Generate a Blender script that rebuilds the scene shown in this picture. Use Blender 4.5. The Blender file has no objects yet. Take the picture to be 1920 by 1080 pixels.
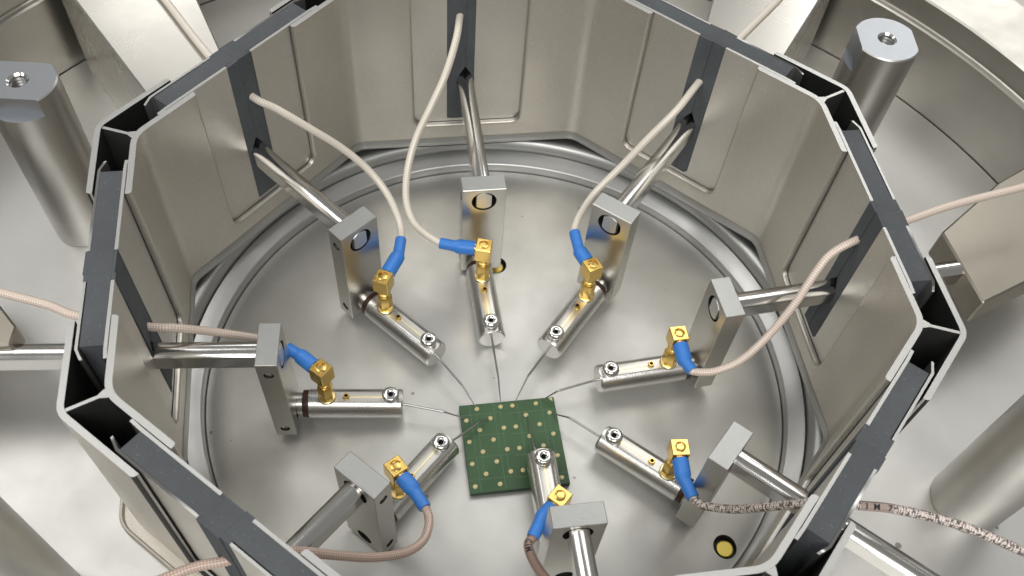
import bpy, bmesh, math, random
from mathutils import Vector, Matrix
random.seed(7)
C = bpy.context.scene.collection
PI = math.pi
R_ = math.radians
# ------------------------------------------------------------------ camera (1 unit = 9 cm)
cam_d = bpy.data.cameras.new('camera')
cam = bpy.data.objects.new('camera', cam_d); C.objects.link(cam)
rot = Matrix(((0.9966, -0.0788, -0.0246), (0.054, 0.847, -0.5288), (0.0625, 0.5257, 0.8484)))
cam.matrix_world = Matrix.Translation((-0.0349, -1.6178, 2.5226)) @ rot.to_4x4()
cam_d.sensor_width = 36; cam_d.lens = 1699.4 / 1920 * 36; cam_d.shift_y = 157.68 / 1920
cam_d.dof.use_dof = True; cam_d.dof.focus_distance = 2.75; cam_d.dof.aperture_fstop = 3.2
cam_d.clip_start = 0.01; cam_d.clip_end = 500
bpy.context.scene.camera = cam
# ------------------------------------------------------------------ room light with added fill lamps
w = bpy.data.worlds.new('World'); bpy.context.scene.world = w; w.use_nodes = True
bg = w.node_tree.nodes['Background']; bg.inputs[0].default_value = (1.0, 0.985, 0.95, 1); bg.inputs[1].default_value = 0.27
def lamp(name, loc, aim, sx, sy, power, col=(1.0, 0.985, 0.945)):
    d = bpy.data.lights.new(name, 'AREA'); d.shape = 'RECTANGLE'; d.size = sx; d.size_y = sy; d.energy = power; d.color = col
    o = bpy.data.objects.new(name, d); C.objects.link(o); o.location = loc
    o.rotation_euler = (Vector(aim) - Vector(loc)).to_track_quat('-Z', 'Y').to_euler()
    return o
lamp('ceiling_or_fill_lamp', (-10.5, 4, 17), (-4, 1, 0), 7, 9, 720)
lamp('ceiling_or_fill_lamp', (4, 10, 17), (2, 4, 0), 11, 8, 760)
lamp('ceiling_or_fill_lamp', (1, -12.5, 15), (0, 0, 0), 12, 8, 1750)  # fill added behind the camera to brighten far wall and matte parts
lamp('ceiling_or_fill_lamp', (-14, -10, 15), (0, 0, 0), 6, 6, 620)  # added fill that lifts the far right wall
lamp('ceiling_or_fill_lamp', (14, 26, 17), (0, 0, 0), 8, 6, 900)
lamp('ceiling_or_fill_lamp', (-11, 24, 16), (0, 0, 0), 6, 5, 330)  # added fill so the far left mount reflects brighter
vs = bpy.context.scene.view_settings
vs.view_transform = 'Standard'; vs.look = 'None'; vs.gamma = 1; vs.exposure = 0
bpy.context.scene.cycles.max_bounces = 10; bpy.context.scene.cycles.glossy_bounces = 8

# ------------------------------------------------------------------ materials
def mat(name, col, metal=0.0, rough=0.5, nscale=0, bump=0.0, stretch=(1, 1, 1), cvar=0.0, rvar=0.0, spots=0.0, spot_scale=30, coat=0.0, speck=None, aniso=0.0):
    m = bpy.data.materials.new(name); m.use_nodes = True
    nt = m.node_tree; N = nt.nodes; L = nt.links; b = N['Principled BSDF']
    b.inputs['Base Color'].default_value = (*col, 1); b.inputs['Metallic'].default_value = metal; b.inputs['Roughness'].default_value = rough
    b.inputs['Coat Weight'].default_value = coat
    if aniso: b.inputs['Anisotropic'].default_value = aniso
    tc = N.new('ShaderNodeTexCoord'); colsock = None
    def mixc(fac, a, bcol):
        x = N.new('ShaderNodeMix'); x.data_type = 'RGBA'
        L.new(fac, x.inputs[0])
        if isinstance(a, tuple): x.inputs[6].default_value = (*a, 1)
        else: L.new(a, x.inputs[6])
        x.inputs[7].default_value = (*bcol, 1)
        return x.outputs[2]
    if nscale:
        mp = N.new('ShaderNodeMapping'); mp.inputs['Scale'].default_value = stretch; L.new(tc.outputs['Object'], mp.inputs[0])
        no = N.new('ShaderNodeTexNoise'); no.inputs['Scale'].default_value = nscale; no.inputs['Detail'].default_value = 3; L.new(mp.outputs[0], no.inputs[0])
        if bump:
            bp = N.new('ShaderNodeBump'); bp.inputs['Strength'].default_value = bump; bp.inputs['Distance'].default_value = 0.002
            L.new(no.outputs[0], bp.inputs['Height']); L.new(bp.outputs[0], b.inputs['Normal'])
        if cvar:
            n2 = N.new('ShaderNodeTexNoise'); n2.inputs['Scale'].default_value = 3.2; n2.inputs['Detail'].default_value = 5; n2.inputs['Roughness'].default_value = 0.6; L.new(tc.outputs['Object'], n2.inputs[0])
            mr = N.new('ShaderNodeMapRange'); mr.inputs[1].default_value = 0.35; mr.inputs[2].default_value = 0.68; L.new(n2.outputs[0], mr.inputs[0])
            colsock = mixc(mr.outputs[0], col, tuple(c * (1 - cvar) for c in col))
            if rvar:
                m2 = N.new('ShaderNodeMapRange'); m2.inputs[1].default_value = 0.3; m2.inputs[2].default_value = 0.7; m2.inputs[3].default_value = rough - rvar; m2.inputs[4].default_value = rough + rvar
                L.new(n2.outputs[0], m2.inputs[0]); L.new(m2.outputs[0], b.inputs['Roughness'])
    if speck:
        n3 = N.new('ShaderNodeTexNoise'); n3.inputs['Scale'].default_value = speck[0]; n3.inputs['Detail'].default_value = 2; L.new(tc.outputs['Object'], n3.inputs[0])
        m3 = N.new('ShaderNodeMapRange'); m3.inputs[1].default_value = speck[1]; m3.inputs[2].default_value = speck[1] + 0.12; L.new(n3.outputs[0], m3.inputs[0])
        colsock = mixc(m3.outputs[0], colsock or col, speck[2])
    if spots:
        vo = N.new('ShaderNodeTexVoronoi'); vo.inputs['Scale'].default_value = spot_scale; L.new(tc.outputs['Object'], vo.inputs[0])
        sp = N.new('ShaderNodeSeparateColor'); L.new(vo.outputs['Color'], sp.inputs[0])
        k = N.new('ShaderNodeMath'); k.operation = 'MULTIPLY'; k.inputs[1].default_value = 0.105; L.new(sp.outputs[0], k.inputs[0])
        pw = N.new('ShaderNodeMath'); pw.operation = 'POWER'; pw.inputs[1].default_value = 1.6; L.new(sp.outputs[1], pw.inputs[0])
        k2 = N.new('ShaderNodeMath'); k2.operation = 'MULTIPLY'; L.new(k.outputs[0], k2.inputs[0]); L.new(pw.outputs[0], k2.inputs[1])
        lt = N.new('ShaderNodeMath'); lt.operation = 'LESS_THAN'; L.new(vo.outputs['Distance'], lt.inputs[0]); L.new(k2.outputs[0], lt.inputs[1])
        f = N.new('ShaderNodeMath'); f.operation = 'MULTIPLY'; f.inputs[1].default_value = spots; L.new(lt.outputs[0], f.inputs[0])
        colsock = mixc(f.outputs[0], colsock or col, (0.16, 0.14, 0.12))
    if colsock: L.new(colsock, b.inputs['Base Color'])
    return m
STEEL = (0.66, 0.64, 0.60)
M = {}
M['floor'] = mat('bead_blasted_steel', (0.68, 0.675, 0.655), 0.86, 0.43, 260, 0.12, cvar=0.07, rvar=0.05, spots=0.75, spot_scale=9)
M['disc'] = mat('worn_steel_plate', (0.65, 0.65, 0.625), 0.72, 0.47, 300, 0.1, cvar=0.13, rvar=0.06, spots=0.6, spot_scale=11)
M['ring'] = mat('polished_steel', (0.54, 0.545, 0.54), 1, 0.42, 120, 0.05, cvar=0.08, rvar=0.06)
M['wall'] = mat('nickel_sheet', (0.70, 0.665, 0.605), 1, 0.42, 240, 0.28, cvar=0.06, rvar=0.04, speck=(190, 0.55, (0.76, 0.72, 0.645)))
M['edge'] = mat('cut_sheet_edge', (0.55, 0.55, 0.54), 1, 0.42, 200, 0.1)
M['dark'] = mat('black_gap_shade', (0.012, 0.012, 0.011), 0, 0.55, 150, 0.1)  # black base colour stands in for shade deep between the box walls
M['chamber'] = mat('chamber_steel', (0.50, 0.485, 0.45), 1, 0.34, 150, 0.08, stretch=(1, 1, 0.25), cvar=0.14, rvar=0.05)
M['block'] = mat('milled_steel', (0.58, 0.565, 0.53), 1, 0.33, 90, 0.05, stretch=(0.35, 1, 4), cvar=0.06, rvar=0.03)
M['rod'] = mat('drawn_steel_rod', (0.66, 0.65, 0.63), 1, 0.17, 60, 0.1, stretch=(0.2, 4, 4), cvar=0.05, rvar=0.03)
M['body'] = mat('turned_steel', (0.74, 0.735, 0.715), 1, 0.26, 140, 0.16, stretch=(4, 0.3, 0.3), cvar=0.04, rvar=0.03)
M['bright'] = mat('bright_steel', (0.72, 0.72, 0.71), 1, 0.16)
M['thread'] = mat('shaded_thread', (0.22, 0.22, 0.22), 1, 0.4)  # darker steel colour stands in for shade inside the post hole
M['rodend'] = mat('faced_rod_end', (0.70, 0.70, 0.69), 1, 0.45)
M['blocktop'] = mat('sawn_block_top', (0.40, 0.405, 0.40), 1, 0.38, 150, 0.25, stretch=(3, 0.3, 1))
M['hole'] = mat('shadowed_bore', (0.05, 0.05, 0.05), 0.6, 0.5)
M['gold'] = mat('gold_plating', (0.86, 0.60, 0.19), 1, 0.24, 120, 0.12, cvar=0.12, rvar=0.05)
M['button'] = mat('dull_gold_button', (0.78, 0.62, 0.16), 0.9, 0.5, 120, 0.1)
M['palegold'] = mat('pale_gold_flange', (0.80, 0.72, 0.45), 1, 0.3, 120, 0.1)
M['blue'] = mat('blue_heat_shrink', (0.055, 0.26, 0.80), 0, 0.40, 60, 0.2, cvar=0.12)
M['brown'] = mat('brown_resin', (0.055, 0.025, 0.015), 0, 0.45, 60, 0.2, cvar=0.2)
M['foam'] = mat('grey_absorber_foam', (0.106, 0.115, 0.126), 0, 0.95, 110, 0.6, cvar=0.3, speck=(150, 0.65, (0.18, 0.19, 0.205)))
M['pcb'] = mat('green_solder_mask', (0.047, 0.12, 0.047), 0, 0.5, 160, 0.08, cvar=0.34, rvar=0.06)
M['trace'] = mat('green_trace_edge', (0.07, 0.155, 0.07), 0, 0.42)
M['pcbedge'] = mat('board_laminate', (0.02, 0.05, 0.025), 0, 0.6)
M['pad'] = mat('gold_pad', (0.60, 0.52, 0.29), 0.65, 0.45, 200, 0.3, cvar=0.2)
M['needle'] = mat('tungsten_wire', (0.46, 0.46, 0.45), 1, 0.32)
M['plate'] = mat('light_nickel_plate', (0.74, 0.71, 0.66), 1, 0.46, 240, 0.28, cvar=0.06, rvar=0.04, speck=(190, 0.55, (0.79, 0.76, 0.70)))
M['post'] = mat('turned_post_steel', (0.58, 0.575, 0.555), 1, 0.38, 110, 0.14, stretch=(0.3, 0.3, 3), cvar=0.06, rvar=0.04)
M['posttop'] = mat('faced_post_top', (0.40, 0.42, 0.45), 1, 0.40, 120, 0.12, stretch=(0.3, 3, 1))
M['mount_shaded'] = mat('shaded_mount_steel', (0.42, 0.39, 0.335), 1, 0.42, 200, 0.0, cvar=0.1, rvar=0.04)  # same steel as the other mounts, darkened for its weaker reflections
M['mount'] = mat('satin_mount_steel', (0.66, 0.64, 0.60), 1, 0.28, 200, 0.0, cvar=0.06, rvar=0.02)
M['ink'] = mat('black_ink', (0.02, 0.018, 0.018), 0, 0.5)
M['bench'] = mat('bench_laminate', (0.62, 0.60, 0.55), 0, 0.5, 80, 0.1, cvar=0.08)

def cable_mat(name, c_hi, c_lo, dark=0.0, bare=None):
    m = bpy.data.materials.new(name); m.use_nodes = True
    nt = m.node_tree; N = nt.nodes; L = nt.links; b = N['Principled BSDF']
    uv = N.new('ShaderNodeUVMap'); sx = N.new('ShaderNodeSeparateXYZ'); L.new(uv.outputs[0], sx.inputs[0])
    def mth(op, a, bb=None):
        x = N.new('ShaderNodeMath'); x.operation = op
        for i, q in enumerate((a, bb)):
            if q is None: continue
            if isinstance(q, (int, float)): x.inputs[i].default_value = q
            else: L.new(q, x.inputs[i])
        return x.outputs[0]
    a = mth('MULTIPLY', sx.outputs[0], 420.0); bv = mth('MULTIPLY', sx.outputs[1], 6 * 2 * PI)
    p = mth('SINE', mth('ADD', a, bv)); q = mth('SINE', mth('SUBTRACT', a, bv))
    pr = mth('MULTIPLY', p, q); f = mth('ADD', mth('MULTIPLY', pr, 0.5), 0.5)
    x = N.new('ShaderNodeMix'); x.data_type = 'RGBA'; L.new(f, x.inputs[0]); x.inputs[6].default_value = (*c_lo, 1); x.inputs[7].default_value = (*c_hi, 1)
    col = x.outputs[2]
    if dark:
        tcm = N.new('ShaderNodeMapping'); tcm.inputs['Scale'].default_value = (170, 6.0, 1); L.new(uv.outputs[0], tcm.inputs[0])
        no = N.new('ShaderNodeTexNoise'); no.inputs['Scale'].default_value = 1.0; no.inputs['Detail'].default_value = 2.5; L.new(tcm.outputs[0], no.inputs[0])
        mr = N.new('ShaderNodeMapRange'); mr.inputs[1].default_value = 0.49; mr.inputs[2].default_value = 0.55; L.new(no.outputs[0], mr.inputs[0])
        f2 = mth('MULTIPLY', mr.outputs[0], dark)
        if bare:
            g_ = mth('LESS_THAN', mth('ABSOLUTE', mth('SUBTRACT', sx.outputs[0], (bare[0] + bare[1]) / 2)), (bare[1] - bare[0]) / 2)
            f2 = mth('MULTIPLY', f2, mth('SUBTRACT', 1.0, g_))
            x2 = N.new('ShaderNodeMix'); x2.data_type = 'RGBA'; L.new(mth('MULTIPLY', g_, 0.8), x2.inputs[0]); L.new(col, x2.inputs[6]); x2.inputs[7].default_value = (0.42, 0.31, 0.27, 1); col = x2.outputs[2]
        y = N.new('ShaderNodeMix'); y.data_type = 'RGBA'; L.new(f2, y.inputs[0]); L.new(col, y.inputs[6]); y.inputs[7].default_value = (0.03, 0.024, 0.022, 1); col = y.outputs[2]
    L.new(col, b.inputs['Base Color'])
    bp = N.new('ShaderNodeBump'); bp.inputs['Strength'].default_value = 0.25; bp.inputs['Distance'].default_value = 0.002; L.new(f, bp.inputs['Height']); L.new(bp.outputs[0], b.inputs['Normal'])
    b.inputs['Roughness'].default_value = 0.45; b.inputs['Metallic'].default_value = 0.05; b.inputs['Coat Weight'].default_value = 0.5; b.inputs['Coat Roughness'].default_value = 0.15
    return m
M['cable'] = cable_mat('braided_beige_cable', (0.98, 0.95, 0.88), (0.72, 0.62, 0.50))
M['cable_warm'] = cable_mat('braided_warm_cable', (0.97, 0.88, 0.80), (0.62, 0.46, 0.37))
M['cable_rosy'] = cable_mat('braided_rosy_cable', (0.80, 0.64, 0.56), (0.42, 0.28, 0.22))
M['cable_print'] = M['cable']
M['cable_brown'] = cable_mat('brown_jacket_cable', (0.36, 0.25, 0.20), (0.30, 0.20, 0.16))

# ------------------------------------------------------------------ mesh helpers
class MB:
    def __init__(s): s.v = []; s.f = []; s.m = []; s.uv = {}
    def add(s, vs, fs, mi=0):
        o = len(s.v); s.v += [tuple(p) for p in vs]
        for f in fs: s.f.append([i + o for i in f]); s.m.append(mi)
        return o
    def box(s, x0, x1, y0, y1, z0, z1, mi=0):
        s.add([(x0,y0,z0),(x1,y0,z0),(x1,y1,z0),(x0,y1,z0),(x0,y0,z1),(x1,y0,z1),(x1,y1,z1),(x0,y1,z1)],
              [(0,3,2,1),(4,5,6,7),(0,1,5,4),(1,2,6,5),(2,3,7,6),(3,0,4,7)], mi)
    def lathe(s, prof, n=32, c=(0,0), mi=0, axis='z', closed=False):
        # prof: (r, z) list; r == 0 ends become single points
        rings = []; o = len(s.v)
        def P(r, z, a):
            x, y = r * math.cos(a), r * math.sin(a)
            if axis == 'z': return (x + c[0], y + c[1], z)
            return (z, x + c[0], y + c[1])            # axis along x
        for r, z in prof:
            if r < 1e-9: s.v.append(P(0, z, 0)); rings.append([len(s.v) - 1] * n)
            else:
                st = len(s.v)
                for i in range(n): s.v.append(P(r, z, 2 * PI * i / n))
                rings.append(list(range(st, st + n)))
        seq = list(zip(rings[:-1], rings[1:]))
        if closed: seq.append((rings[-1], rings[0]))
        for A, B in seq:
            for i in range(n):
                j = (i + 1) % n; f = []
                for k in (A[i], A[j], B[j], B[i]):
                    if k not in f: f.append(k)
                if len(f) > 2: s.f.append(f); s.m.append(mi)
    def prism(s, outline, lo, hi, fn, mi=0, mi_lo=None, mi_hi=None, mi_side=None):
        # outline of 2-D points, fn(p, t) -> 3-D point at depth t
        n = len(outline); o = len(s.v)
        s.v += [tuple(fn(p, lo)) for p in outline] + [tuple(fn(p, hi)) for p in outline]
        s.f.append([o + i for i in range(n)][::-1]); s.m.append(mi if mi_lo is None else mi_lo)
        s.f.append([o + n + i for i in range(n)]); s.m.append(mi if mi_hi is None else mi_hi)
        for i in range(n):
            j = (i + 1) % n; s.f.append([o + i, o + j, o + n + j, o + n + i]); s.m.append(mi if mi_side is None else mi_side)
    def tube(s, pts, rads, n=14, mi=0, caps=True):
        pts = [Vector(p) for p in pts]; m = len(pts)
        if not hasattr(rads, '__len__'): rads = [rads] * m
        t0 = (pts[1] - pts[0]).normalized(); up = Vector((0, 0, 1))
        if abs(t0.dot(up)) > 0.95: up = Vector((1, 0, 0))
        nrm = (up - t0 * up.dot(t0)).normalized(); o = len(s.v); ln = 0
        for i, p in enumerate(pts):
            t = (pts[min(i + 1, m - 1)] - pts[max(i - 1, 0)]).normalized()
            nrm = (nrm - t * nrm.dot(t)).normalized(); bi = t.cross(nrm)
            if i: ln += (p - pts[i - 1]).length
            for k in range(n + 1):
                a = 2 * PI * k / n; s.v.append(tuple(p + (nrm * math.cos(a) + bi * math.sin(a)) * rads[i]))
                s.uv[len(s.v) - 1] = (ln, k / n)
        for i in range(m - 1):
            for k in range(n):
                A = o + i * (n + 1) + k; B = A + n + 1
                s.f.append([A, A + 1, B + 1, B]); s.m.append(mi)
        if caps:
            s.f.append([o + k for k in range(n)][::-1]); s.m.append(mi)
            e = o + (m - 1) * (n + 1); s.f.append([e + k for k in range(n)]); s.m.append(mi)
    def mesh(s, name, mats, smooth=35, weld=True, bevel=0, bseg=1):
        me = bpy.data.meshes.new(name); me.from_pydata(s.v, [], s.f)
        for x in (mats if isinstance(mats, (list, tuple)) else [mats]): me.materials.append(x)
        me.polygons.foreach_set('material_index', s.m)
        if s.uv:
            ul = me.uv_layers.new(name='UVMap')
            for lp in me.loops:
                if lp.vertex_index in s.uv: ul.data[lp.index].uv = s.uv[lp.vertex_index]
        b = bmesh.new(); b.from_mesh(me)
        if weld and not s.uv: bmesh.ops.remove_doubles(b, verts=b.verts, dist=1e-6)
        bmesh.ops.recalc_face_normals(b, faces=b.faces)
        if bevel:
            es = [e for e in b.edges if len(e.link_faces) == 2 and e.calc_face_angle(0) > 0.6]
            bmesh.ops.bevel(b, geom=es, offset=bevel, segments=bseg, profile=0.5, affect='EDGES', clamp_overlap=True)
        b.to_mesh(me); b.free()
        finish(me, smooth)
        return me
def finish(me, smooth=35):
    me.polygons.foreach_set('use_smooth', [True] * len(me.polygons))
    me.set_sharp_from_angle(angle=R_(smooth)); me.update()
def obj(name, me, parent=None, **props):
    o = bpy.data.objects.new(name, me); C.objects.link(o)
    if parent: o.parent = parent
    for k, v in props.items(): o[k] = v
    return o
def thing(name, label, cat, loc=(0,0,0), rz=0, group=None):
    o = bpy.data.objects.new(name, None); C.objects.link(o); o.empty_display_size = 0.05
    o.location = loc; o.rotation_euler = (0, 0, rz); o['label'] = label; o['category'] = cat
    if group: o['group'] = group
    return o
def boolean(me, cutters, smooth=35):
    # subtract meshes, return a fresh mesh
    t = bpy.data.objects.new('tmp', me); C.objects.link(t); tmp = []
    for c in cutters:
        k = bpy.data.objects.new('tmp_cut', c); C.objects.link(k); tmp.append(k)
        md = t.modifiers.new('b', 'BOOLEAN'); md.operation = 'DIFFERENCE'; md.solver = 'EXACT'; md.object = k
        md.material_mode = 'TRANSFER'
    dg = bpy.context.evaluated_depsgraph_get(); dg.update()
    out = bpy.data.meshes.new_from_object(t.evaluated_get(dg))
    for k in tmp + [t]: bpy.data.objects.remove(k)
    finish(out, smooth)
    return out
def smoothpath(pts, n=8):
    pts = [Vector(p) for p in pts]; out = []
    P = [pts[0] * 2 - pts[1]] + pts + [pts[-1] * 2 - pts[-2]]
    for i in range(1, len(P) - 2):
        a, b, c, d = P[i - 1], P[i], P[i + 1], P[i + 2]
        for k in range(n):
            t = k / n
            out.append(0.5 * ((2 * b) + (c - a) * t + (2 * a - 5 * b + 4 * c - d) * t * t + (3 * b - a - 3 * c + d) * t ** 3))
    out.append(pts[-1]); return out
def circ(r, n=24, c=(0, 0), a0=0): return [(c[0] + r * math.cos(a0 + 2 * PI * i / n), c[1] + r * math.sin(a0 + 2 * PI * i / n)) for i in range(n)]
ARMS={
'N' : [-0.0973, 0.4325, 0.3334, 1.7626] ,
'NE' : [0.3131, 0.3513, 0.3608, 1.0445] ,
'E' : [0.6352, 0.0522, 0.3577, 0.2721] ,
'SE' : [0.6144, -0.4234, 0.3474, -0.5876] ,
'S' : [0.2178, -0.6493, 0.348, -1.3827] ,
'SW' : [-0.3298, -0.5823, 0.335, -2.1883] ,
'W' : [-0.636, -0.227, 0.3439, -3.034] ,
'NW' : [-0.4717, 0.2144, 0.3485, -3.8529] ,
}
CABLES={
# N exit z 0.5613477748077593 out z None elbow 0.1465271507088684
'N' : dict(shrink= [[-0.1247, 0.3345, 0.1465], [-0.1813, 0.3447, 0.1465], [-0.236, 0.3528, 0.1465]] , path= [[-0.2899, 0.3869, 0.1465], [-0.3334, 0.4241, 0.161], [-0.3635, 0.4902, 0.1909], [-0.3676, 0.5742, 0.2444], [-0.3454, 0.6541, 0.317], [-0.3008, 0.7243, 0.3989], [-0.2594, 0.7985, 0.4744], [-0.2334, 0.9008, 0.5349], [-0.2284, 1.0048, 0.5613]] , far= [] ),
# NW exit z 0.5158188870090878 out z 0.6563964201843573 elbow 0.1616736678452093
'NW' : dict(shrink= [[-0.3821, 0.2049, 0.1617], [-0.3654, 0.2692, 0.1617], [-0.3648, 0.3379, 0.1617]] , path= [[-0.3697, 0.3794, 0.1617], [-0.3879, 0.4307, 0.1738], [-0.4309, 0.499, 0.2074], [-0.4966, 0.5461, 0.2629], [-0.5814, 0.5618, 0.3379], [-0.6754, 0.5557, 0.4193], [-0.7685, 0.5586, 0.4843], [-0.8524, 0.5782, 0.5158]] , far= [[-1.0112, 0.7338, 0.5158], [-1.224, 0.9986, 0.5158], [-1.3522, 1.1563, 0.5158]] ),
# NE exit z 0.5063028909917469 out z 0.6724101897749606 elbow 0.17398414471412477
'NE' : dict(shrink= [[0.2649, 0.2869, 0.174], [0.232, 0.345, 0.174], [0.2145, 0.4225, 0.174]] , path= [[0.2159, 0.4487, 0.174], [0.2321, 0.4962, 0.1849], [0.2764, 0.5668, 0.2201], [0.3569, 0.6288, 0.2945], [0.4333, 0.6805, 0.3809], [0.5173, 0.7418, 0.4627], [0.5911, 0.8437, 0.5063]] , far= [[0.7476, 1.0893, 0.5063], [0.8981, 1.3113, 0.5063], [1.0224, 1.5028, 0.5063]] ),
# E exit z 0.5404074068082685 out z 0.6760646596220854 elbow 0.17085983682816214
'E' : dict(shrink= [[0.5573, -0.0125, 0.1709], [0.5702, -0.0633, 0.1709], [0.592, -0.0967, 0.1709]] , path= [[0.6203, -0.0979, 0.1709], [0.6671, -0.0961, 0.1844], [0.7338, -0.0737, 0.2207], [0.8001, -0.0251, 0.2903], [0.8577, 0.0329, 0.3839], [0.9014, 0.0948, 0.4652], [0.9394, 0.1356, 0.5068], [1.0158, 0.1724, 0.5404]] , far= [[1.1778, 0.2622, 0.5404], [1.3316, 0.3409, 0.5404], [1.5705, 0.4403, 0.5404], [1.7048, 0.5009, 0.5404]] ),
# SE exit z 0.6176779074775198 out z 0.6959445283705499 elbow 0.16056052130055737
'SE' : dict(shrink= [[0.5423, -0.402, 0.1606], [0.549, -0.4617, 0.1606], [0.574, -0.5218, 0.1606]] , path= [[0.5902, -0.5354, 0.1606], [0.6166, -0.5507, 0.1742], [0.6743, -0.5799, 0.2342], [0.7315, -0.609, 0.3309], [0.7856, -0.6346, 0.4174], [0.8289, -0.638, 0.45]] , far= [[0.9311, -0.6413, 0.45], [1.0198, -0.6444, 0.45], [1.1782, -0.6751, 0.45], [1.3278, -0.7341, 0.45], [1.4127, -0.7705, 0.45]] ),
# S exit z None out z None elbow 0.16111700278108254
'S' : dict(shrink= [[0.1743, -0.5647, 0.1611], [0.1416, -0.6239, 0.1611], [0.12, -0.6777, 0.1611]] , path= [[0.109, -0.6973, 0.1611], [0.1169, -0.7354, 0.1744], [0.1433, -0.7968, 0.2138], [0.187, -0.8753, 0.2876], [0.2539, -1.0156, 0.4]] , far= [[0.32, -1.35, 0.42], [0.40, -1.75, 0.42]] ),
# SW exit z 0.46955568943356907 out z 0.4778140663210513 elbow 0.14810935261319408
'SW' : dict(shrink= [[-0.2544, -0.5196, 0.1481], [-0.2226, -0.5586, 0.1481], [-0.1854, -0.6094, 0.1481]] , path= [[-0.1746, -0.6279, 0.1481], [-0.1694, -0.6626, 0.1562], [-0.1796, -0.7161, 0.1753], [-0.2204, -0.7655, 0.2092], [-0.2952, -0.8087, 0.2744], [-0.3664, -0.836, 0.3448], [-0.456, -0.863, 0.4277], [-0.5338, -0.8823, 0.47]] , far= [[-0.6077, -0.9169, 0.4778], [-0.6685, -0.9344, 0.4778], [-0.7226, -0.9613, 0.4778], [-0.7752, -0.9902, 0.4778]] ),
# W exit z 0.37464656880838687 out z 0.6616163072734869 elbow 0.15701210344340405
'W' : dict(shrink= [[-0.567, -0.1749, 0.157], [-0.6173, -0.1468, 0.157], [-0.6571, -0.1251, 0.157]] , path= [[-0.6756, -0.1131, 0.157], [-0.7079, -0.1071, 0.1671], [-0.7579, -0.117, 0.195], [-0.8496, -0.1633, 0.2813], [-0.9259, -0.2126, 0.3612], [-1.0056, -0.2242, 0.3746]] , far= [[-1.1852, -0.2233, 0.4], [-1.2746, -0.1956, 0.4], [-1.4173, -0.1656, 0.4], [-1.5145, -0.1417, 0.4]] ),
}
NEEDLES={
'W' : [[-0.1721, -0.1952, -0.033], [-0.1017, -0.1936, -0.07]] ,
'NW' : [[-0.1184, -0.0967, -0.0283], [-0.0728, -0.1449, -0.07]] ,
'N' : [[-0.0058, -0.0379, -0.0435], [0.0102, -0.1313, -0.07]] ,
'NE' : [[0.0921, -0.0457, -0.016], [0.0549, -0.121, -0.07]] ,
'E' : [[0.1926, -0.0921, -0.0191], [0.1436, -0.1026, -0.07]] ,
'SE' : [[0.2329, -0.1831, -0.0294], [0.1794, -0.1482, -0.07]] ,
'S' : [[0.123, -0.2993, -0.0289], [0.0988, -0.1665, -0.07]] ,
'SW' : [[-0.0579, -0.222, -0.0419], [-0.0241, -0.1867, -0.07]] ,
}
PROBE={
'N' : [-0.0002, 0.0101, -0.0017, 0.0263] ,
'NE' : [0.0045, -0.0083, 0.0007, -0.0034] ,
'E' : [0.0053, -0.0036, 0.0013, -0.0087] ,
'SE' : [0.0024, 0.0026, 0.0022, 0.0309] ,
'S' : [-0.0026, -0.0093, 0.0021, 0.0095] ,
'SW' : [-0.0041, -0.0049, 0.0036, 0.0253] ,
'W' : [-0.0049, -0.0171, 0.0059, -0.0187] ,
'NW' : [0.0025, 0.001, 0.0036, 0.049] ,
}
PHI = 0.19399; H = 0.669
NAMES = ['N', 'NE', 'E', 'SE', 'S', 'SW', 'W', 'NW']
TH = {n: PI / 2 - i * PI / 4 + PHI for i, n in enumerate(NAMES)}
CF = math.cos(PI / 8)
FZ = 0.03; DZ = -0.095
# ------------------------------------------------------------------ setting
def dome(r): return DZ - (0.038 * ((r - 0.6) / 0.374) ** 2 if r > 0.6 else 0)
b = MB(); b.lathe([(0, -0.165), (0.978, -0.165), (0.978, dome(0.978) - 0.004)] + [(0.974 - 0.0374 * k, dome(0.974 - 0.0374 * k)) for k in range(11)] + [(0.3, DZ), (0, DZ)], 160)
disc = b.mesh('inner_floor', M['disc'], 30)
cuts = []
HOLES = [(0.7422, -0.5491), (-0.0427, 0.4694)]
for hx, hy in HOLES:
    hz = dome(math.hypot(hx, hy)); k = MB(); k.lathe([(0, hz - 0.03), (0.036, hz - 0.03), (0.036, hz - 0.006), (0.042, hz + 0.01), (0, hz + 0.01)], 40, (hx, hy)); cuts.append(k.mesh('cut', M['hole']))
obj('inner_floor', boolean(disc, cuts, 30), kind='structure')
b = MB(); b.lathe([(0.980, -0.17), (0.980, -0.106), (0.983, -0.101), (0.988, -0.0985), (0.994, -0.0955), (1.003, -0.0905), (1.014, -0.0850), (1.025, -0.0800), (1.034, -0.0765), (1.0368, -0.078), (1.038, -0.082), (1.0395, -0.090),
    (1.0415, -0.080), (1.043, -0.072), (1.047, -0.060), (1.054, -0.048), (1.062, -0.040), (1.08, -0.036), (1.10, -0.034), (1.128, -0.036), (1.128, -0.15)], 192)
obj('floor_ring', b.mesh('floor_ring', M['ring'], 45), kind='structure')
b = MB(); b.lathe([(1.129, -0.15), (1.129, FZ - 0.004), (1.133, FZ), (2.113, FZ), (2.113, -0.14)], 192)
obj('chamber_floor', b.mesh('chamber_floor', M['floor'], 30), kind='structure')
b = MB(); b.lathe([(2.1175, -0.14), (2.1175, 0.329), (2.122, 0.335), (2.136, 0.337), (2.140, 0.341), (2.140, 0.424), (2.147, 0.430), (2.430, 0.430), (2.437, 0.424), (2.437, -0.5), (2.5, -0.5), (2.5, -0.55), (2.1, -0.55)], 192)
obj('chamber_wall', b.mesh('chamber_wall', M['chamber'], 30), kind='structure')
b = MB(); b.box(-9, 9, -9, 9, -0.62, -0.56)
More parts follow.
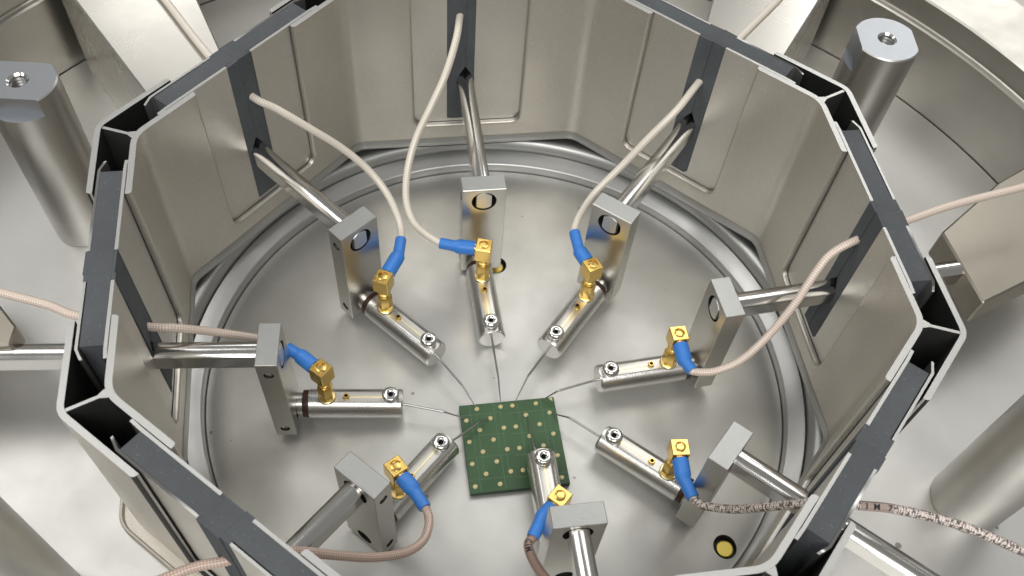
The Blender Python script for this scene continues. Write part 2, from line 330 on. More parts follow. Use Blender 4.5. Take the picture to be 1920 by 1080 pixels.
obj('bench_top', b.mesh('bench_top', M['bench']), kind='structure')
# gold contacts in the floor holes
b = MB(); b.lathe([(0, -0.009), (0.024, -0.009), (0.0262, -0.007), (0.027, -0.008), (0.027, -0.022), (0, -0.022)], 32)
cm = b.mesh('contact_button', M['button'])
b = MB(); b.lathe([(0.0272, -0.016), (0.0358, -0.016), (0.0358, -0.022), (0.0272, -0.022)], 32, closed=True)
km = b.mesh('dark_collar', M['dark'])
for (hx, hy), lb in zip(HOLES, ['round gold contact sunk in the floor hole at the lower right by the wall', 'gold contact in the floor hole half hidden behind the far middle probe']):
    t = thing('floor_contact', lb, 'contact', (hx, hy, dome(math.hypot(hx, hy)) - 0.004), 0, 'gold contacts sunk in the floor')
    obj('contact_button', cm, t); obj('collar', km, t)

# ------------------------------------------------------------------ octagonal double-walled box
def octo_loop(a, f, off, z, n=5):
    out = []
    for i in range(8):
        s0 = PHI + PI / 2 + i * PI / 4; cc = (a - f) / CF; ca = s0 + PI / 8
        cx, cy = cc * math.cos(ca), cc * math.sin(ca)
        for k in range(n + 1):
            q = s0 + PI / 4 * k / n; out.append((cx + (f + off) * math.cos(q), cy + (f + off) * math.sin(q), z))
    return out
def octo_sweep(mb, a, f, prof, closed=True, mi=0):
    o = len(mb.v); L = 48
    for off, z in prof: mb.v += octo_loop(a, f, off, z)
    m = len(prof)
    for i in range(m if closed else m - 1):
        for k in range(L):
            j = (k + 1) % L; p = o + i * L; q = o + ((i + 1) % m) * L
            mb.f.append([p + k, p + j, q + j, q + k]); mb.m.append(mi)
def shell(a, f, t, zb, zt, cut, cz, cr, mats, inner_mi, outer_mi):
    mb = MB(); w0 = (a - f) * math.tan(PI / 8); n = 5
    arc = [(cut - cr + cr * math.cos(-q * PI / 2 / 6), cz + cr - cr * math.sin(q * PI / 2 / 6)) for q in range(7)]
    outline = [(-w0, zb), (w0, zb), (w0, zt), (cut, zt)] + arc + [(-x, z) for x, z in arc[::-1]] + [(-cut, zt), (-w0, zt)]
    for i in range(8):
        th = PHI + PI / 2 + i * PI / 4; u = (math.cos(th), math.sin(th)); v = (-u[1], u[0])
        P = lambda p, off: (u[0] * (a + off) + v[0] * p[0], u[1] * (a + off) + v[1] * p[0], p[1])
        N = len(outline); o = len(mb.v)
        mb.v += [P(p, 0) for p in outline] + [P(p, t) for p in outline]
        mb.f.append(list(range(o, o + N))[::-1]); mb.m.append(inner_mi); mb.f.append(list(range(o + N, o + 2 * N))); mb.m.append(outer_mi)
        for k in range(N):
            j = (k + 1) % N
            if (k, j) in ((1, 2), (N - 1, 0)): continue
            mb.f.append([o + k, o + j, o + N + j, o + N + k]); mb.m.append(2)
        s0 = th; cc = (a - f) / CF; ca = s0 + PI / 8; cx, cy = cc * math.cos(ca), cc * math.sin(ca); o = len(mb.v)
        for k in range(n + 1):
            q = s0 + PI / 4 * k / n
            for r in (f, f + t):
                for z in (zb, zt): mb.v.append((cx + r * math.cos(q), cy + r * math.sin(q), z))
        for k in range(n):
            A = o + 4 * k; B = A + 4
            mb.f += [[A, B, B + 1, A + 1], [A + 2, A + 3, B + 3, B + 2], [A, A + 2, B + 2, B], [A + 1, B + 1, B + 3, A + 3]]; mb.m += [inner_mi, outer_mi, 2, 2]
    me = mb.mesh('sheet', mats, 25)
    bm_ = bmesh.new(); bm_.from_mesh(me); face_mi = inner_mi if inner_mi != 1 and a < 1.05 else outer_mi
    es = [e for e in bm_.edges if len(e.link_faces) == 2 and {f.material_index for f in e.link_faces} == {face_mi, 2} and max(q.co.z for q in e.verts) - zb > 0.01 and not all(q.co.z > zt - 1e-4 for q in e.verts)]
    bmesh.ops.bevel(bm_, geom=es, offset=0.010, segments=4, profile=0.5, affect='EDGES', clamp_overlap=True)
    bm_.to_mesh(me); bm_.free(); finish(me, 38)
    return me
box = thing('shield_box', 'octagonal double-walled metal box open at the top around all the probes', 'shield box', (0, 0, 0))
obj('inner_wall', shell(1.0, 0.075, 0.017, 0.022, H, 0.197, 0.098, 0.032, [M['wall'], M['dark'], M['edge']], 0, 1), box)
obj('outer_wall', shell(1.101, 0.045, 0.016, 0.05, H, 0.205, 0.11, 0.032, [M['dark'], M['wall'], M['edge']], 0, 1), box)
b = MB(); octo_sweep(b, 1.0, 0.075, [(-0.0008, 0.034), (-0.005, 0.024), (-0.0085, 0.013), (-0.0085, 0.006), (-0.006, 0.001), (-0.001, -0.001), (0.007, 0.0), (0.03, 0.0), (0.03, 0.006), (0.017, 0.0215), (0.0, 0.0215)])
obj('bottom_lip', b.mesh('bottom_lip', M['edge'], 40), box)
b = MB(); octo_sweep(b, 1.105, 0.045, [(0.0125, FZ), (0.050, FZ), (0.053, 0.036), (0.053, 0.062), (0.050, 0.067), (0.044, 0.066), (0.040, 0.054), (0.0125, 0.052)])
obj('foot_lip', b.mesh('foot_lip', M['wall'], 40), box)
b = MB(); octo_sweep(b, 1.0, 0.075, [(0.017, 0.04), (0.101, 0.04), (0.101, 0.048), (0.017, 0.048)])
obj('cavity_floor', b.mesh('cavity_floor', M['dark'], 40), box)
b = MB(); octo_sweep(b, 1.0, 0.075, [(0.020, -0.0005), (0.024, -0.033), (0.045, -0.033), (0.045, -0.0005)])  # black strip added to draw the shadow gap under the wall lip
obj('lip_shade_strip', b.mesh('lip_shade_strip', M['dark'], 40), box)
r0 = 0.925 / CF + 0.0915; r1 = 1.056 / CF + 0.0455
b = MB(); b.box(r0, r1, -0.0045, 0.0045, 0.05, H - 0.002, 0)
b.prism([(r0 - 0.001, -0.013), (r0 + 0.002, -0.013), (r0 + 0.018, -0.0056), (r0 + 0.018, 0.0056), (r0 + 0.002, 0.013), (r0 - 0.001, 0.013)], 0.05, H - 0.001, lambda p, t: (p[0], p[1], t))
wm = b.mesh('corner_web', M['edge'], 30)
b = MB()
for i in range(8):
    o = obj('corner_web', wm, box); o.rotation_euler = (0, 0, PHI + PI / 8 + i * PI / 4)

# ------------------------------------------------------------------ foam inserts in the box sides
SLOT = {'N': 0.027, 'NE': -0.025, 'E': -0.045, 'SE': 0.0, 'SW': 0.018, 'W': 0.040, 'NW': 0.013}
INSERT = {'N': 'foam-filled wall insert in the far side, behind the top middle probe', 'NE': 'foam-filled wall insert in the far right side, under the bright white mount',
          'E': 'foam-filled wall insert in the right side, with a cable arching to its probe', 'SE': 'foam-filled wall insert at the lower right, a printed braided cable running under it',
          'SW': 'foam-filled wall insert at the lower left, nearest to the viewer', 'W': 'foam-filled wall insert in the left side, with a rod and rosy cable through it',
          'NW': 'foam-filled wall insert in the far left side, between left post and far wall'}
def plate(mb, x0, x1, sc, bend):
    s0, s1 = sc - 0.049, sc + 0.049; r = 0.012
    ol = [(-0.29, 0.03), (0.29, 0.03), (0.29, H - 0.001), (s1, H - 0.001), (s1, 0.112 + r), (s1 - r, 0.112), (s0 + r, 0.112), (s0, 0.112 + r), (s0, H - 0.001), (-0.29, H - 0.001)]
    mb.prism(ol, x0, x1, lambda p, t: (t, p[0], p[1]), 0, mi_side=1)
    for sg in (-1, 1):
        a0 = 0.29 * sg; a1 = 0.322 * sg
        vs = [(x0, a0, 0.03), (x1, a0, 0.03), (x1 + bend, a1, 0.03), (x0 + bend, a1, 0.03)]
        vs += [(p[0], p[1], H - 0.001) for p in vs]
        mb.add(vs, [(0,1,2,3), (4,5,6,7), (0,1,5,4), (1,2,6,5), (2,3,7,6), (3,0,4,7)], 1)
for n, sc in SLOT.items():
    th = TH[n]; u = (math.cos(th), math.sin(th)); t = thing('absorber_insert', INSERT[n], 'wall insert', (u[0] * 1.058, u[1] * 1.058, 0.03), th, 'foam-filled inserts in the box sides')
    bx, by, zt, ath = ARMS[n]
    k = (1.058 - (bx * u[0] + by * u[1])) / math.cos(ath - th); yr = (-bx * u[1] + by * u[0]) + k * math.sin(ath - th); zr = zt - 0.055 - 0.03
    b = MB(); plate(b, 1.0195 - 1.058, 1.0285 - 1.058, sc, -0.002); me = b.mesh('inner_plate', [M['plate'], M['edge']], 30)
    for vtx in me.vertices: vtx.co.z -= 0.03
    obj('inner_plate', me, t)
    b = MB(); plate(b, 1.0875 - 1.058, 1.0945 - 1.058, sc, -0.014); me = b.mesh('outer_plate', [M['plate'], M['edge']], 30)
    for vtx in me.vertices: vtx.co.z -= 0.03
    obj('outer_plate', me, t)
    top = H - 0.03
    for sg, sh in ((1, 0.0), (-1, 0.004)):
        g = 0.0002; rnd = random.Random(hash(n) % 97 if False else ord(n[0]) + sg)
        inner = [(yr + sg * g, 0.005), (yr + sg * g, zr - 0.055), (yr + sg * 0.022, zr - 0.035), (yr + sg * 0.031, zr), (yr + sg * 0.022, zr + 0.036), (yr + sg * g, zr + 0.07)]
        for q in range(1, 5): inner.append((yr + sg * g, zr + 0.07 + (top - zr - 0.07) * q / 4))
        ol = inner + [(sg * 0.283, top - 0.0015), (sg * 0.283, 0.005)]
        b = MB(); x0 = 1.0292 - 1.058 + sh - (0.001 if sg > 0 else 0.004); x1 = 1.0868 - 1.058 + (0.001 if sg < 0 else -0.003)
        x0 = max(x0, -0.0288); x1 = min(x1, 0.0288)
        b.prism(ol, x0, x1, lambda p, q: (q, p[0], p[1]))
        # the foam bulges into the slots of the plates
        for (xa, xb) in ((-0.037 - 0.003 * (sg > 0), x0 + 0.001), (x1 - 0.001, 0.037 + 0.003 * (sg < 0))):
            s_in, s_out = yr + sg * g, sc + sg * 0.0485
            if sg * (s_out - s_in) > 0.012:
                lo = [p for p in inner if p[1] > 0.09]; lo = [(inner[0][0], 0.085)] + lo
                b.prism(lo + [(s_out, top - 0.0015), (s_out, 0.085)], xa, xb, lambda p, q: (q, p[0], p[1]))
        obj('foam_block', b.mesh('foam_block', M['foam'], 30), t)

# ------------------------------------------------------------------ probe arms
W, T, HH, LT, LS, LB, LK, HC, HR = 0.1453, 0.0631, 0.4128, 0.3304, 0.2926, 0.1526, 0.0927, 0.3768, 0.0548
b = MB(); b.box(0, T, -W / 2, W / 2, -HH, 0); blk = b.mesh('clamp_block', [M['block'], M['blocktop']], 30, bevel=0.0016)
for p in blk.polygons:
    if p.normal.z > 0.9: p.material_index = 1
cuts = []
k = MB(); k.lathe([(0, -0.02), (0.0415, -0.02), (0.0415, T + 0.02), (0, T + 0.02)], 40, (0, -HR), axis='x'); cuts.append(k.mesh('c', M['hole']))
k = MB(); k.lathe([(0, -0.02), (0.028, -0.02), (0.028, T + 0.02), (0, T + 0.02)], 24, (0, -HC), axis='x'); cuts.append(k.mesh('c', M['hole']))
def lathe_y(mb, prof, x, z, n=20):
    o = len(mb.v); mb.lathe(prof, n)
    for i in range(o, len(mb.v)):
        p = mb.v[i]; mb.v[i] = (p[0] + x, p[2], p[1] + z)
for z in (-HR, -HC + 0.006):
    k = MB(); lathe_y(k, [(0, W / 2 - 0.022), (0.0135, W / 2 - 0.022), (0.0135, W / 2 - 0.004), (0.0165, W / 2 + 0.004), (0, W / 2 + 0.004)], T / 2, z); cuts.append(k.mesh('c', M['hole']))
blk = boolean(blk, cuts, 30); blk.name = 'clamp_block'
k = MB(); lathe_y(k, [(0.006, W / 2 - 0.018), (0.006, W / 2 - 0.008), (0.010, W / 2 - 0.006), (0.0128, W / 2 - 0.009), (0.0128, W / 2 - 0.02), (0, W / 2 - 0.02), (0, W / 2 - 0.0181), (0.006, W / 2 - 0.018)], T / 2, 0)
ssm = k.mesh('set_screw', M['bright'], 35)
b = MB(); b.lathe([(0, 0.004), (0.036, 0.004), (0.036, -0.016), (0, -0.016)], 36, (0, -HC), axis='x'); neck = b.mesh('neck', M['body'])
b = MB(); b.lathe([(0, -0.015), (0.043, -0.015), (0.044, -0.017), (0.044, -0.034), (0, -0.034)], 40, (0, -HC), axis='x'); insul = b.mesh('insulator_ring', M['brown'])
b = MB(); b.lathe([(0, -0.0335), (0.045, -0.0335), (0.047, -0.0355), (0.047, -LT + 0.006), (0.0425, -LT), (0, -LT)], 64, (0, -HC), axis='x'); body = b.mesh('probe_body', M['body'])
cuts = []
k = MB(); k.box(-LT - 0.01, -0.062, -0.03, 0.03, -HC + 0.0425, -HC + 0.07); cuts.append(k.mesh('c', M['block']))
k = MB(); k.lathe([(0, -HC + 0.039), (0.029, -HC + 0.039), (0.031, -HC + 0.06), (0, -HC + 0.06)], 32, (-LK, 0)); cuts.append(k.mesh('c', M['bright']))
body = boolean(body, cuts, 30); body.name = 'probe_body'
zf = -HC + 0.0425
b = MB(); b.lathe([(0, zf - 0.002), (0.0245, zf - 0.002), (0.0275, zf + 0.004), (0.028, zf + 0.013), (0.0255, zf + 0.020), (0.020, zf + 0.0235), (0.013, zf + 0.0235), (0.0095, zf + 0.021), (0.0075, zf + 0.019)], 36, (-LS, 0))
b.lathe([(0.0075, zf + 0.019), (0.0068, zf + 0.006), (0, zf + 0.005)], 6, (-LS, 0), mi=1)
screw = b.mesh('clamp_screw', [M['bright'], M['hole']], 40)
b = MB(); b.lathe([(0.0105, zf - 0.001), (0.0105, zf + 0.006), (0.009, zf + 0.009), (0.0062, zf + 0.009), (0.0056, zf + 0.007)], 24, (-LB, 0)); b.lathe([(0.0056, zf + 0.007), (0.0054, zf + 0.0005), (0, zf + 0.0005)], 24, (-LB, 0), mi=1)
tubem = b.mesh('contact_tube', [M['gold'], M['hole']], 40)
b = MB(); b.box(-LS + 0.024, -LB - 0.012, -0.0026, 0.0026, zf - 0.001, zf + 0.0012); inlay = b.mesh('inlay_strip', M['palegold'])
b = MB(); zz = -HC
b.lathe([(0, zz + 0.0386), (0.027, zz + 0.0386), (0.0285, zz + 0.041), (0.0285, zz + 0.048), (0.026, zz + 0.050), (0.0, zz + 0.050)], 36, (-LK, 0), mi=1)
b.lathe([(0.0, zz + 0.049), (0.0245, zz + 0.049), (0.025, zz + 0.052), (0.025, zz + 0.113), (0.022, zz + 0.119), (0, zz + 0.119)], 6, (-LK, 0))
b.lathe([(0.0, zz + 0.118), (0.0185, zz + 0.118), (0.0185, zz + 0.126), (0.0205, zz + 0.128), (0.0205, zz + 0.133), (0.018, zz + 0.135), (0.018, zz + 0.15), (0, zz + 0.15)], 28, (-LK, 0))
jackm = b.mesh('socket', [M['gold'], M['palegold']], 30)
ARMLAB = {'N': 'probe arm at the far middle, its steel block facing the viewer', 'NE': 'probe arm from the far right, its cable curving left around the block',
          'E': 'probe arm from the right side, its probe lying nearly level left of the block', 'SE': 'probe arm at the lower right, with the gold floor contact below its block',
          'S': 'probe arm coming from the bottom edge, its tip over the green board', 'SW': 'probe arm at the lower left, its screw just left of the green board',
          'W': 'probe arm from the left side, its block showing two screw holes', 'NW': 'probe arm from the far left, sloping down toward the green board'}
REACH = {'N': 1.9, 'NE': 1.55, 'E': 1.50, 'SE': 2.0, 'S': 2.0, 'SW': 2.0, 'W': 1.55, 'NW': 1.5}
ro = [(y, z) for y, z in circ(0.0385, 48)]
ro = [(max(-0.028, min(0.028, y)), z) for y, z in ro]
for n in NAMES:
    bx, by, zt, th = ARMS[n]
    t = thing('probe_arm', ARMLAB[n], 'probe arm', (bx, by, zt), th, 'probe arms pointing at the circuit board')
    k = MB(); L = REACH[n] - (bx * math.cos(TH[n]) + by * math.sin(TH[n]))
    rr = [];
    for p in ro:
        if not rr or (abs(p[0] - rr[-1][0]) + abs(p[1] - rr[-1][1])) > 1e-6: rr.append(p)
    # rod with two flats, its inner end chamfered, sitting in the upper bore
    k.prism(rr, 0.009, L, lambda p, q: (q, p[0], p[1] - HR))
    o_ = len(k.v); k.prism(rr, 0.0005, 0.009, lambda p, q: (q, p[0] * (0.88 if q < 0.008 else 1), p[1] * (0.88 if q < 0.008 else 1) - HR), 1)
    obj('rod', k.mesh('rod', [M['rod'], M['rodend']], 25), t)
    bo = obj('clamp_block', blk, t)
    for z in (-HR, -HC + 0.006):
        s = obj('set_screw', ssm, bo); s.location = (0, 0, z)
    pdx, pdy, pdz, pyaw = PROBE[n]; PM = Matrix.Translation((pdx, pdy, pdz)) @ Matrix.Rotation(pyaw, 4, 'Z')
    def seat(o, ang=0.0, cx=0.0):
        m_ = PM @ Matrix.Translation((cx, 0, 0)) @ Matrix.Rotation(ang, 4, 'Z') @ Matrix.Translation((-cx, 0, 0))
        o.location = m_.to_translation(); o.rotation_euler = m_.to_euler()
    seat(obj('neck', neck, t)); seat(obj('insulator_ring', insul, t)); seat(obj('probe_body', body, t))
    for nm, me_, cx in (('clamp_screw', screw, -LS), ('contact_tube', tubem, -LB), ('socket', jackm, -LK)):
        seat(obj(nm, me_, t), random.uniform(-0.5, 0.5), cx)
    seat(obj('inlay_strip', inlay, t))
    inv_ = (Matrix.Translation((bx, by, zt)) @ Matrix.Rotation(th, 4, 'Z')).inverted()
    bend, tip = [inv_ @ Vector(p) for p in NEEDLES[n]]
    st = PM @ Vector((-LT + 0.01, 0, -HC)); p = [st, st.lerp(bend, 0.5), bend + (st - bend).normalized() * 0.006, bend, bend + (tip - bend).normalized() * 0.006, bend.lerp(tip, 0.6), tip]
    k = MB(); k.tube(p, [0.0037, 0.0037, 0.0037, 0.0035, 0.0031, 0.0023, 0.001], 8); obj('needle', k.mesh('needle', M['needle'], 60), t)

# ------------------------------------------------------------------ coaxial cables
CABLAB = {'N': 'pale braided cable looping left from the far middle probe', 'NW': 'pale braided cable arching over the far left probe rod',
          'NE': 'pale braided cable running up right to the far right slot', 'E': 'rosy braided cable bowing under and up to the right side slot',
          'SE': 'braided cable with black print crossing the lower right wall', 'S': 'brown printed cable with blue sleeve beside the bottom probe block',
          'SW': 'rosy cable curling from the lower left probe to the wall', 'W': 'rosy cable passing behind the left probe block'}
CMAT = {'N': 'cable', 'NW': 'cable', 'NE': 'cable', 'E': 'cable_warm', 'SE': 'cable_print', 'S': 'cable_brown', 'SW': 'cable_rosy', 'W': 'cable_warm'}
es = 0.0265
b = MB(); b.box(-es, es, -es, es, 0.005, 0.065)
el = b.mesh('elbow_connector', M['gold'], 30, bevel=0.002)
k = MB(); k.lathe([(0, 0.0615), (0.0175, 0.0615), (0.0185, 0.07), (0, 0.07)], 32)
el = boolean(el, [k.mesh('c', M['gold'])], 30); el.name = 'elbow_connector'
k = MB(); k.lathe([(0, 0.060), (0.0158, 0.060), (0.0158, 0.0638), (0.0145, 0.0646), (0.008, 0.0652), (0, 0.0654)], 32); capm = k.mesh('elbow_cap', M['gold'], 40)
k = MB(); k.lathe([(0, -0.002), (0.0205, -0.002), (0.0205, 0.0), (0.0225, 0.004), (0.0225, 0.0065), (0, 0.0065)], 28); colm = k.mesh('coupling', M['gold'], 40)
k = MB(); k.lathe([(0, es - 0.002), (0.020, es - 0.002), (0.020, es + 0.012), (0, es + 0.012)], 28, (0, 0.040), axis='x'); ferm = k.mesh('ferrule', M['gold'], 40)
for n in NAMES:
    bx, by, zt, th = ARMS[n]; cd = CABLES[n]
    pdx, pdy, pdz, pyaw = PROBE[n]; ev = Matrix.Translation((bx, by, zt)) @ Matrix.Rotation(th, 4, 'Z') @ Matrix.Translation((pdx, pdy, pdz)) @ Matrix.Rotation(pyaw, 4, 'Z') @ Vector((-LK, 0, -HC + 0.150)); ex, ey, ez = ev
    s0 = Vector(cd['shrink'][0]); s1 = Vector(cd['shrink'][1]); s2 = Vector(cd['shrink'][2])
    dv = (s1 - s0).normalized() + ((s1 + s0) / 2 - Vector((ex, ey, s0.z))).normalized() * 0.8; yaw = math.atan2(dv.y, dv.x)
    t = thing('coaxial_cable', CABLAB[n], 'cable', (ex, ey, ez), 0, 'coaxial cables with blue sleeves and gold elbows')
    loc = Vector((ex, ey, ez)); zc = ez + 0.040
    e = obj('elbow_connector', el, t); e.rotation_euler = (0, 0, yaw)
    obj('elbow_cap', capm, e); obj('coupling', colm, e); obj('ferrule', ferm, e)
    d = Vector((math.cos(yaw), math.sin(yaw), 0)); c0 = Vector((ex, ey, zc))
    sp = [c0 + d * (es + 0.004), c0 + d * (es + 0.02)]
    q1 = Vector((s1.x, s1.y, zc)); q2 = Vector((s2.x, s2.y, zc))
    if (q1 - sp[1]).length < 0.02: q1 = sp[1].lerp(q2, 0.5)
    P0, P1, P2 = sp[0], q1, q2; d01 = (P1 - P0).normalized(); d12 = (P2 - P1).normalized()
    pth = [P0, P0.lerp(P1, 0.1), P0.lerp(P1, 0.5), P1 - d01 * 0.012, P1 - d01 * 0.004, P1 + d12 * 0.004, P1 + d12 * 0.012, P1.lerp(P2, 0.5), P1.lerp(P2, 0.94), P2]
    rad = [0.0235, 0.0245, 0.0245, 0.0245, 0.0240, 0.0195, 0.0188, 0.0186, 0.0188, 0.0182]
    
    k = MB(); k.tube([p - loc for p in pth], rad, 22); obj('heat_shrink', k.mesh('heat_shrink', M['blue'], 50), t)
    raw = [q2 + (q1 - q2) * 0.25, q2] + [Vector(p) for p in cd['path'] if (Vector(p) - q2).length > 0.02] + [Vector(p) for p in cd['far']]
    jp = smoothpath(raw, 9)
    k = MB(); k.tube([p - loc for p in jp], 0.0125 if n != 'S' else 0.0135, 16)
    j = obj('jacket', k.mesh('jacket', M[CMAT[n]], 60), t)
    if n == 'SE':
        f0 = Vector(cd['far'][0]); acc = 0.0
        for i in range(1, len(jp)):
            acc += (jp[i] - jp[i - 1]).length
            if (jp[i] - f0).length < 0.004: break
        PRINT_S = acc + 0.004
        j.data.materials.clear(); j.data.materials.append(cable_mat('printed_braided_cable', (0.99, 0.93, 0.89), (0.56, 0.42, 0.37), 0.85, (PRINT_S - 0.01, PRINT_S + 0.075)))
    def lettering(text, s_start, size, rad, flip=False):
        fc = bpy.data.curves.new('print', 'FONT'); fc.body = text; fc.size = size; fc.resolution_u = 3; fc.offset = size * 0.02; fc.space_character = 1.25
        fo = bpy.data.objects.new('tmp', fc); C.objects.link(fo); dg = bpy.context.evaluated_depsgraph_get(); dg.update()
        me = bpy.data.meshes.new_from_object(fo.evaluated_get(dg)); bpy.data.objects.remove(fo)
        bs = bmesh.new(); bs.from_mesh(me); bmesh.ops.triangulate(bs, faces=bs.faces); bmesh.ops.subdivide_edges(bs, edges=bs.edges, cuts=3, use_grid_fill=True); bs.to_mesh(me); bs.free()
        cum = [0.0]
        for i in range(1, len(jp)): cum.append(cum[-1] + (jp[i] - jp[i - 1]).length)
        top_y = size * 0.35
        for vx in me.vertices:
            s = s_start + (-vx.co.x if flip else vx.co.x); i = max(1, next((q for q in range(len(cum)) if cum[q] > s), len(cum) - 1))
            f = (s - cum[i - 1]) / (cum[i] - cum[i - 1]); p = jp[i - 1].lerp(jp[i], f); tg = (jp[i] - jp[i - 1]).normalized()
            tc = (Vector((-0.0349, -1.6178, 2.5226)) - p); nn = (tc - tg * tc.dot(tg)).normalized(); bi = nn.cross(tg) * (-1 if flip else 1)
            a = (vx.co.y - top_y) / rad
            vx.co = p + (nn * math.cos(a) + bi * math.sin(a)) * (rad + 0.0007) - loc
        me.materials.clear(); me.materials.append(M['ink'])
        bs = bmesh.new(); bs.from_mesh(me); bs.faces.ensure_lookup_table(); seen = set()
        for f_ in bs.faces:
            if f_.index in seen: continue
            stack, isl = [f_], []
            while stack:
                g_ = stack.pop()
                if g_.index in seen: continue
                seen.add(g_.index); isl.append(g_)
                for e_ in g_.edges: stack += [h_ for h_ in e_.link_faces if h_.index not in seen]
            vi = {}; lv = []; lf = []
            for g_ in isl:
                for q_ in g_.verts:
                    if q_.index not in vi: vi[q_.index] = len(lv); lv.append(tuple(q_.co))
                lf.append([vi[q_.index] for q_ in g_.verts])
            lm_ = bpy.data.meshes.new('letter'); lm_.from_pydata(lv, [], lf); lm_.materials.append(M['ink']); obj('letter', lm_, j)
        bs.free()
    if n == 'S': lettering('CIM', 0.026, 0.024, 0.0135)
    if n == 'SE':
        lettering('1 M  7', PRINT_S, 0.022, 0.0125)

# ------------------------------------------------------------------ circuit board
t = thing('circuit_board', 'square green circuit board with rows of gold dots under the needles', 'circuit board', (0.0597, -0.2707, -0.0925), 0.198)
b = MB(); b.box(-0.158, 0.158, -0.158, 0.158, 0.0, 0.0205)
me = b.mesh('board', [M['pcb'], M['pcbedge']], 30, bevel=0.0008)
for p in me.polygons:
    if abs(p.normal.z) < 0.5: p.material_index = 1
obj('board', me, t)
b = MB(); b.lathe([(0, 0.0206), (0.0081, 0.0206), (0.0081, 0.0212), (0.0068, 0.0220), (0.003, 0.0224), (0, 0.0221)], 10); pm = b.mesh('pad', M['pad'], 50)
P_ = 0.03935
for r in range(8):
    for c in ((-2.57, -0.57, 0.43, 2.43) if r % 2 == 0 else (-3.57, -1.57, 1.43, 3.43)):
        o = obj('pad', pm, t); o.location = (c * P_, 0.1402 - r * P_ * 1.0, 0)
b = MB()
g = 0.0787
for i in range(-2, 2):
    for (a0, a1) in ((-0.158, -0.02), (0.0, 0.155)):
        y = (i + 0.5) * g * 0.98 + 0.003 * (1 if a0 < -0.1 else -1); b.box(a0, a1, y - 0.0012, y + 0.0012, 0.0206, 0.02085)
    x = (i + 0.5) * g - 0.006
    for (a0, a1) in ((-0.152, -0.03), (-0.02, 0.075), (0.085, 0.156)): b.box(x - 0.0012, x + 0.0012, a0, a1, 0.02062, 0.02087)
    x = (i + 0.5) * g + 0.012
    b.box(x - 0.001, x + 0.001, -0.10, 0.12, 0.02064, 0.0209)
obj('copper_traces', b.mesh('copper_traces', M['trace']), t)
b = MB(); b.prism([(0.0, 0.0), (0.013, 0.0), (0.013, -0.013)], 0.0206, 0.0211, lambda p, q: (p[0] + 0.139, p[1] + 0.155, q)); obj('corner_mark', b.mesh('corner_mark', M['pad']), t)

# ------------------------------------------------------------------ posts and mounts outside the box
def post_mesh(zt, flat_dir, flat_h, flat_d):
    rp = 0.11; b = MB(); b.lathe([(0, 0), (rp - 0.003, 0), (rp, 0.003), (rp, zt - 0.004), (rp - 0.004, zt), (0, zt)], 72)
    for i in range(len(b.f)):
        if all(b.v[q][2] > zt - 0.001 for q in b.f[i]): b.m[i] = 1
    me = b.mesh('body', [M['post'], M['posttop']], 30); cuts = []
    for sg in (-1, 1):
        k = MB(); k.box(flat_d, 0.2, -0.2, 0.2, zt - flat_h, zt + 0.1)
        cm = k.mesh('c', M['posttop']); cm.transform(Matrix.Rotation(flat_dir + (PI if sg > 0 else 0), 4, 'Z')); cuts.append(cm)
    k = MB(); k.lathe([(0, zt - 0.11), (0.026, zt - 0.11), (0.026, zt - 0.006), (0.034, zt + 0.002), (0.034, zt + 0.02), (0, zt + 0.02)], 32); cuts.append(k.mesh('c', M['bright']))
    me = boolean(me, cuts, 30)
    k = MB(); prof = []
    z = zt - 0.012
    while z > zt - 0.10: prof += [(0.0262, z), (0.0215, z - 0.005)]; z -= 0.010
    prof += [(0.0262, z), (0.0262, zt - 0.108), (0, zt - 0.108)]
    k.lathe(prof, 32); return me, k.mesh('thread', M['thread'], 20)
PZT = 0.65 - FZ
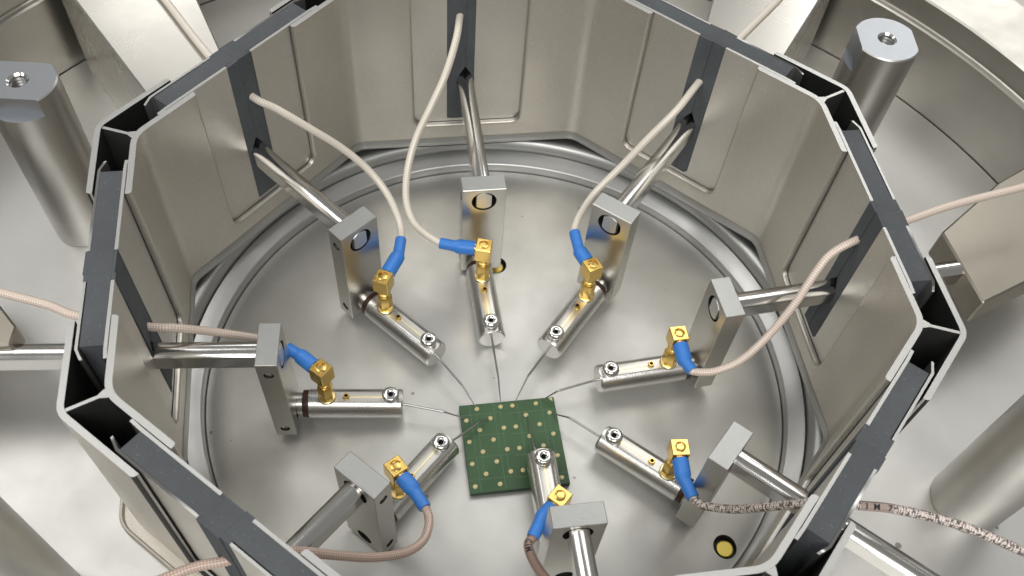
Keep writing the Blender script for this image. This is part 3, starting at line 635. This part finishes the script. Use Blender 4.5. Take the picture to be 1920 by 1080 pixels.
for lb, (x, y), fd, fh, fdist in (('steel post at the upper left with its flats facing front and back', (-1.465, 0.41), PI / 2 + 0.05, 0.06, 0.078), ('steel post at the upper right with a threaded hole in view', (1.18, 0.95), 0.05, 0.09, 0.094),
        ('large dim steel post cut off by the right edge', (1.46, -0.40), 1.2, 0.07, 0.09), ('steel post cut off by the lower left corner', (-1.185, -0.92), 1.2, 0.07, 0.09)):
    t = thing('standoff_post', lb, 'post', (x, y, FZ), 0, 'steel posts standing on the chamber floor')
    m1, m2 = post_mesh(PZT + (0.2 if y < -0.5 else 0), fd, fh, fdist); obj('body', m1, t); obj('threaded_hole', m2, t)
def mount(lb, n, pts, zt, zb=FZ, mt='mount'):
    th = TH[n]; cx = sum(p[0] for p in pts) / len(pts); cy = sum(p[1] for p in pts) / len(pts)
    o3 = (cx * math.cos(th) - cy * math.sin(th), cx * math.sin(th) + cy * math.cos(th), zb)
    b = MB(); b.prism([(p[0] - cx, p[1] - cy) for p in pts], 0.0, zt - zb, lambda p, q: (p[0], p[1], q))
    o = obj('rod_mount', b.mesh('rod_mount', M[mt], 30, bevel=0.006)); o.location = o3; o.rotation_euler = (0, 0, th)
    if zb > FZ:                                             # pedestal under the outer end
        far_ = sorted(pts, key=lambda p: -p[0])[:2]; fx = min(p[0] for p in far_) - 0.12; fy = sum(p[1] for p in far_) / 2
        k = MB(); k.box(fx - 0.08 - cx, fx + 0.08 - cx, fy - 0.09 - cy, fy + 0.09 - cy, FZ + 0.0005 - zb, 0.001)
        obj('pedestal', k.mesh('pedestal', M[mt], 30, bevel=0.004), o)
    o['label'] = lb; o['category'] = 'mount'; o['group'] = 'steel blocks holding the probe rods outside the box'
mount('steel block at the right edge that a short rod end enters', 'E', [(1.45, 0.129), (1.47, -0.159), (1.72, -0.065), (2.02, 0.10), (2.0, 0.45), (1.737, 0.324)], 0.345, 0.235, 'mount_shaded')
mount('bright white block face behind the far right wall', 'NE', [(1.17, 0.07), (1.17, -0.2), (2.05, -0.085), (2.05, 0.40)], 0.5)
mount('broad pale block with a cable over it behind the far left wall', 'NW', [(1.17, 0.226), (1.17, -0.05), (1.70, -0.33), (2.05, -0.40), (2.05, -0.03)], 0.5)
mount('dark block at the left edge above the bright rod', 'W', [(1.387, -0.026), (1.395, 0.035), (2.0, 0.035), (2.0, -0.45), (1.66, -0.42)], 0.35, 0.275, 'mount_shaded')
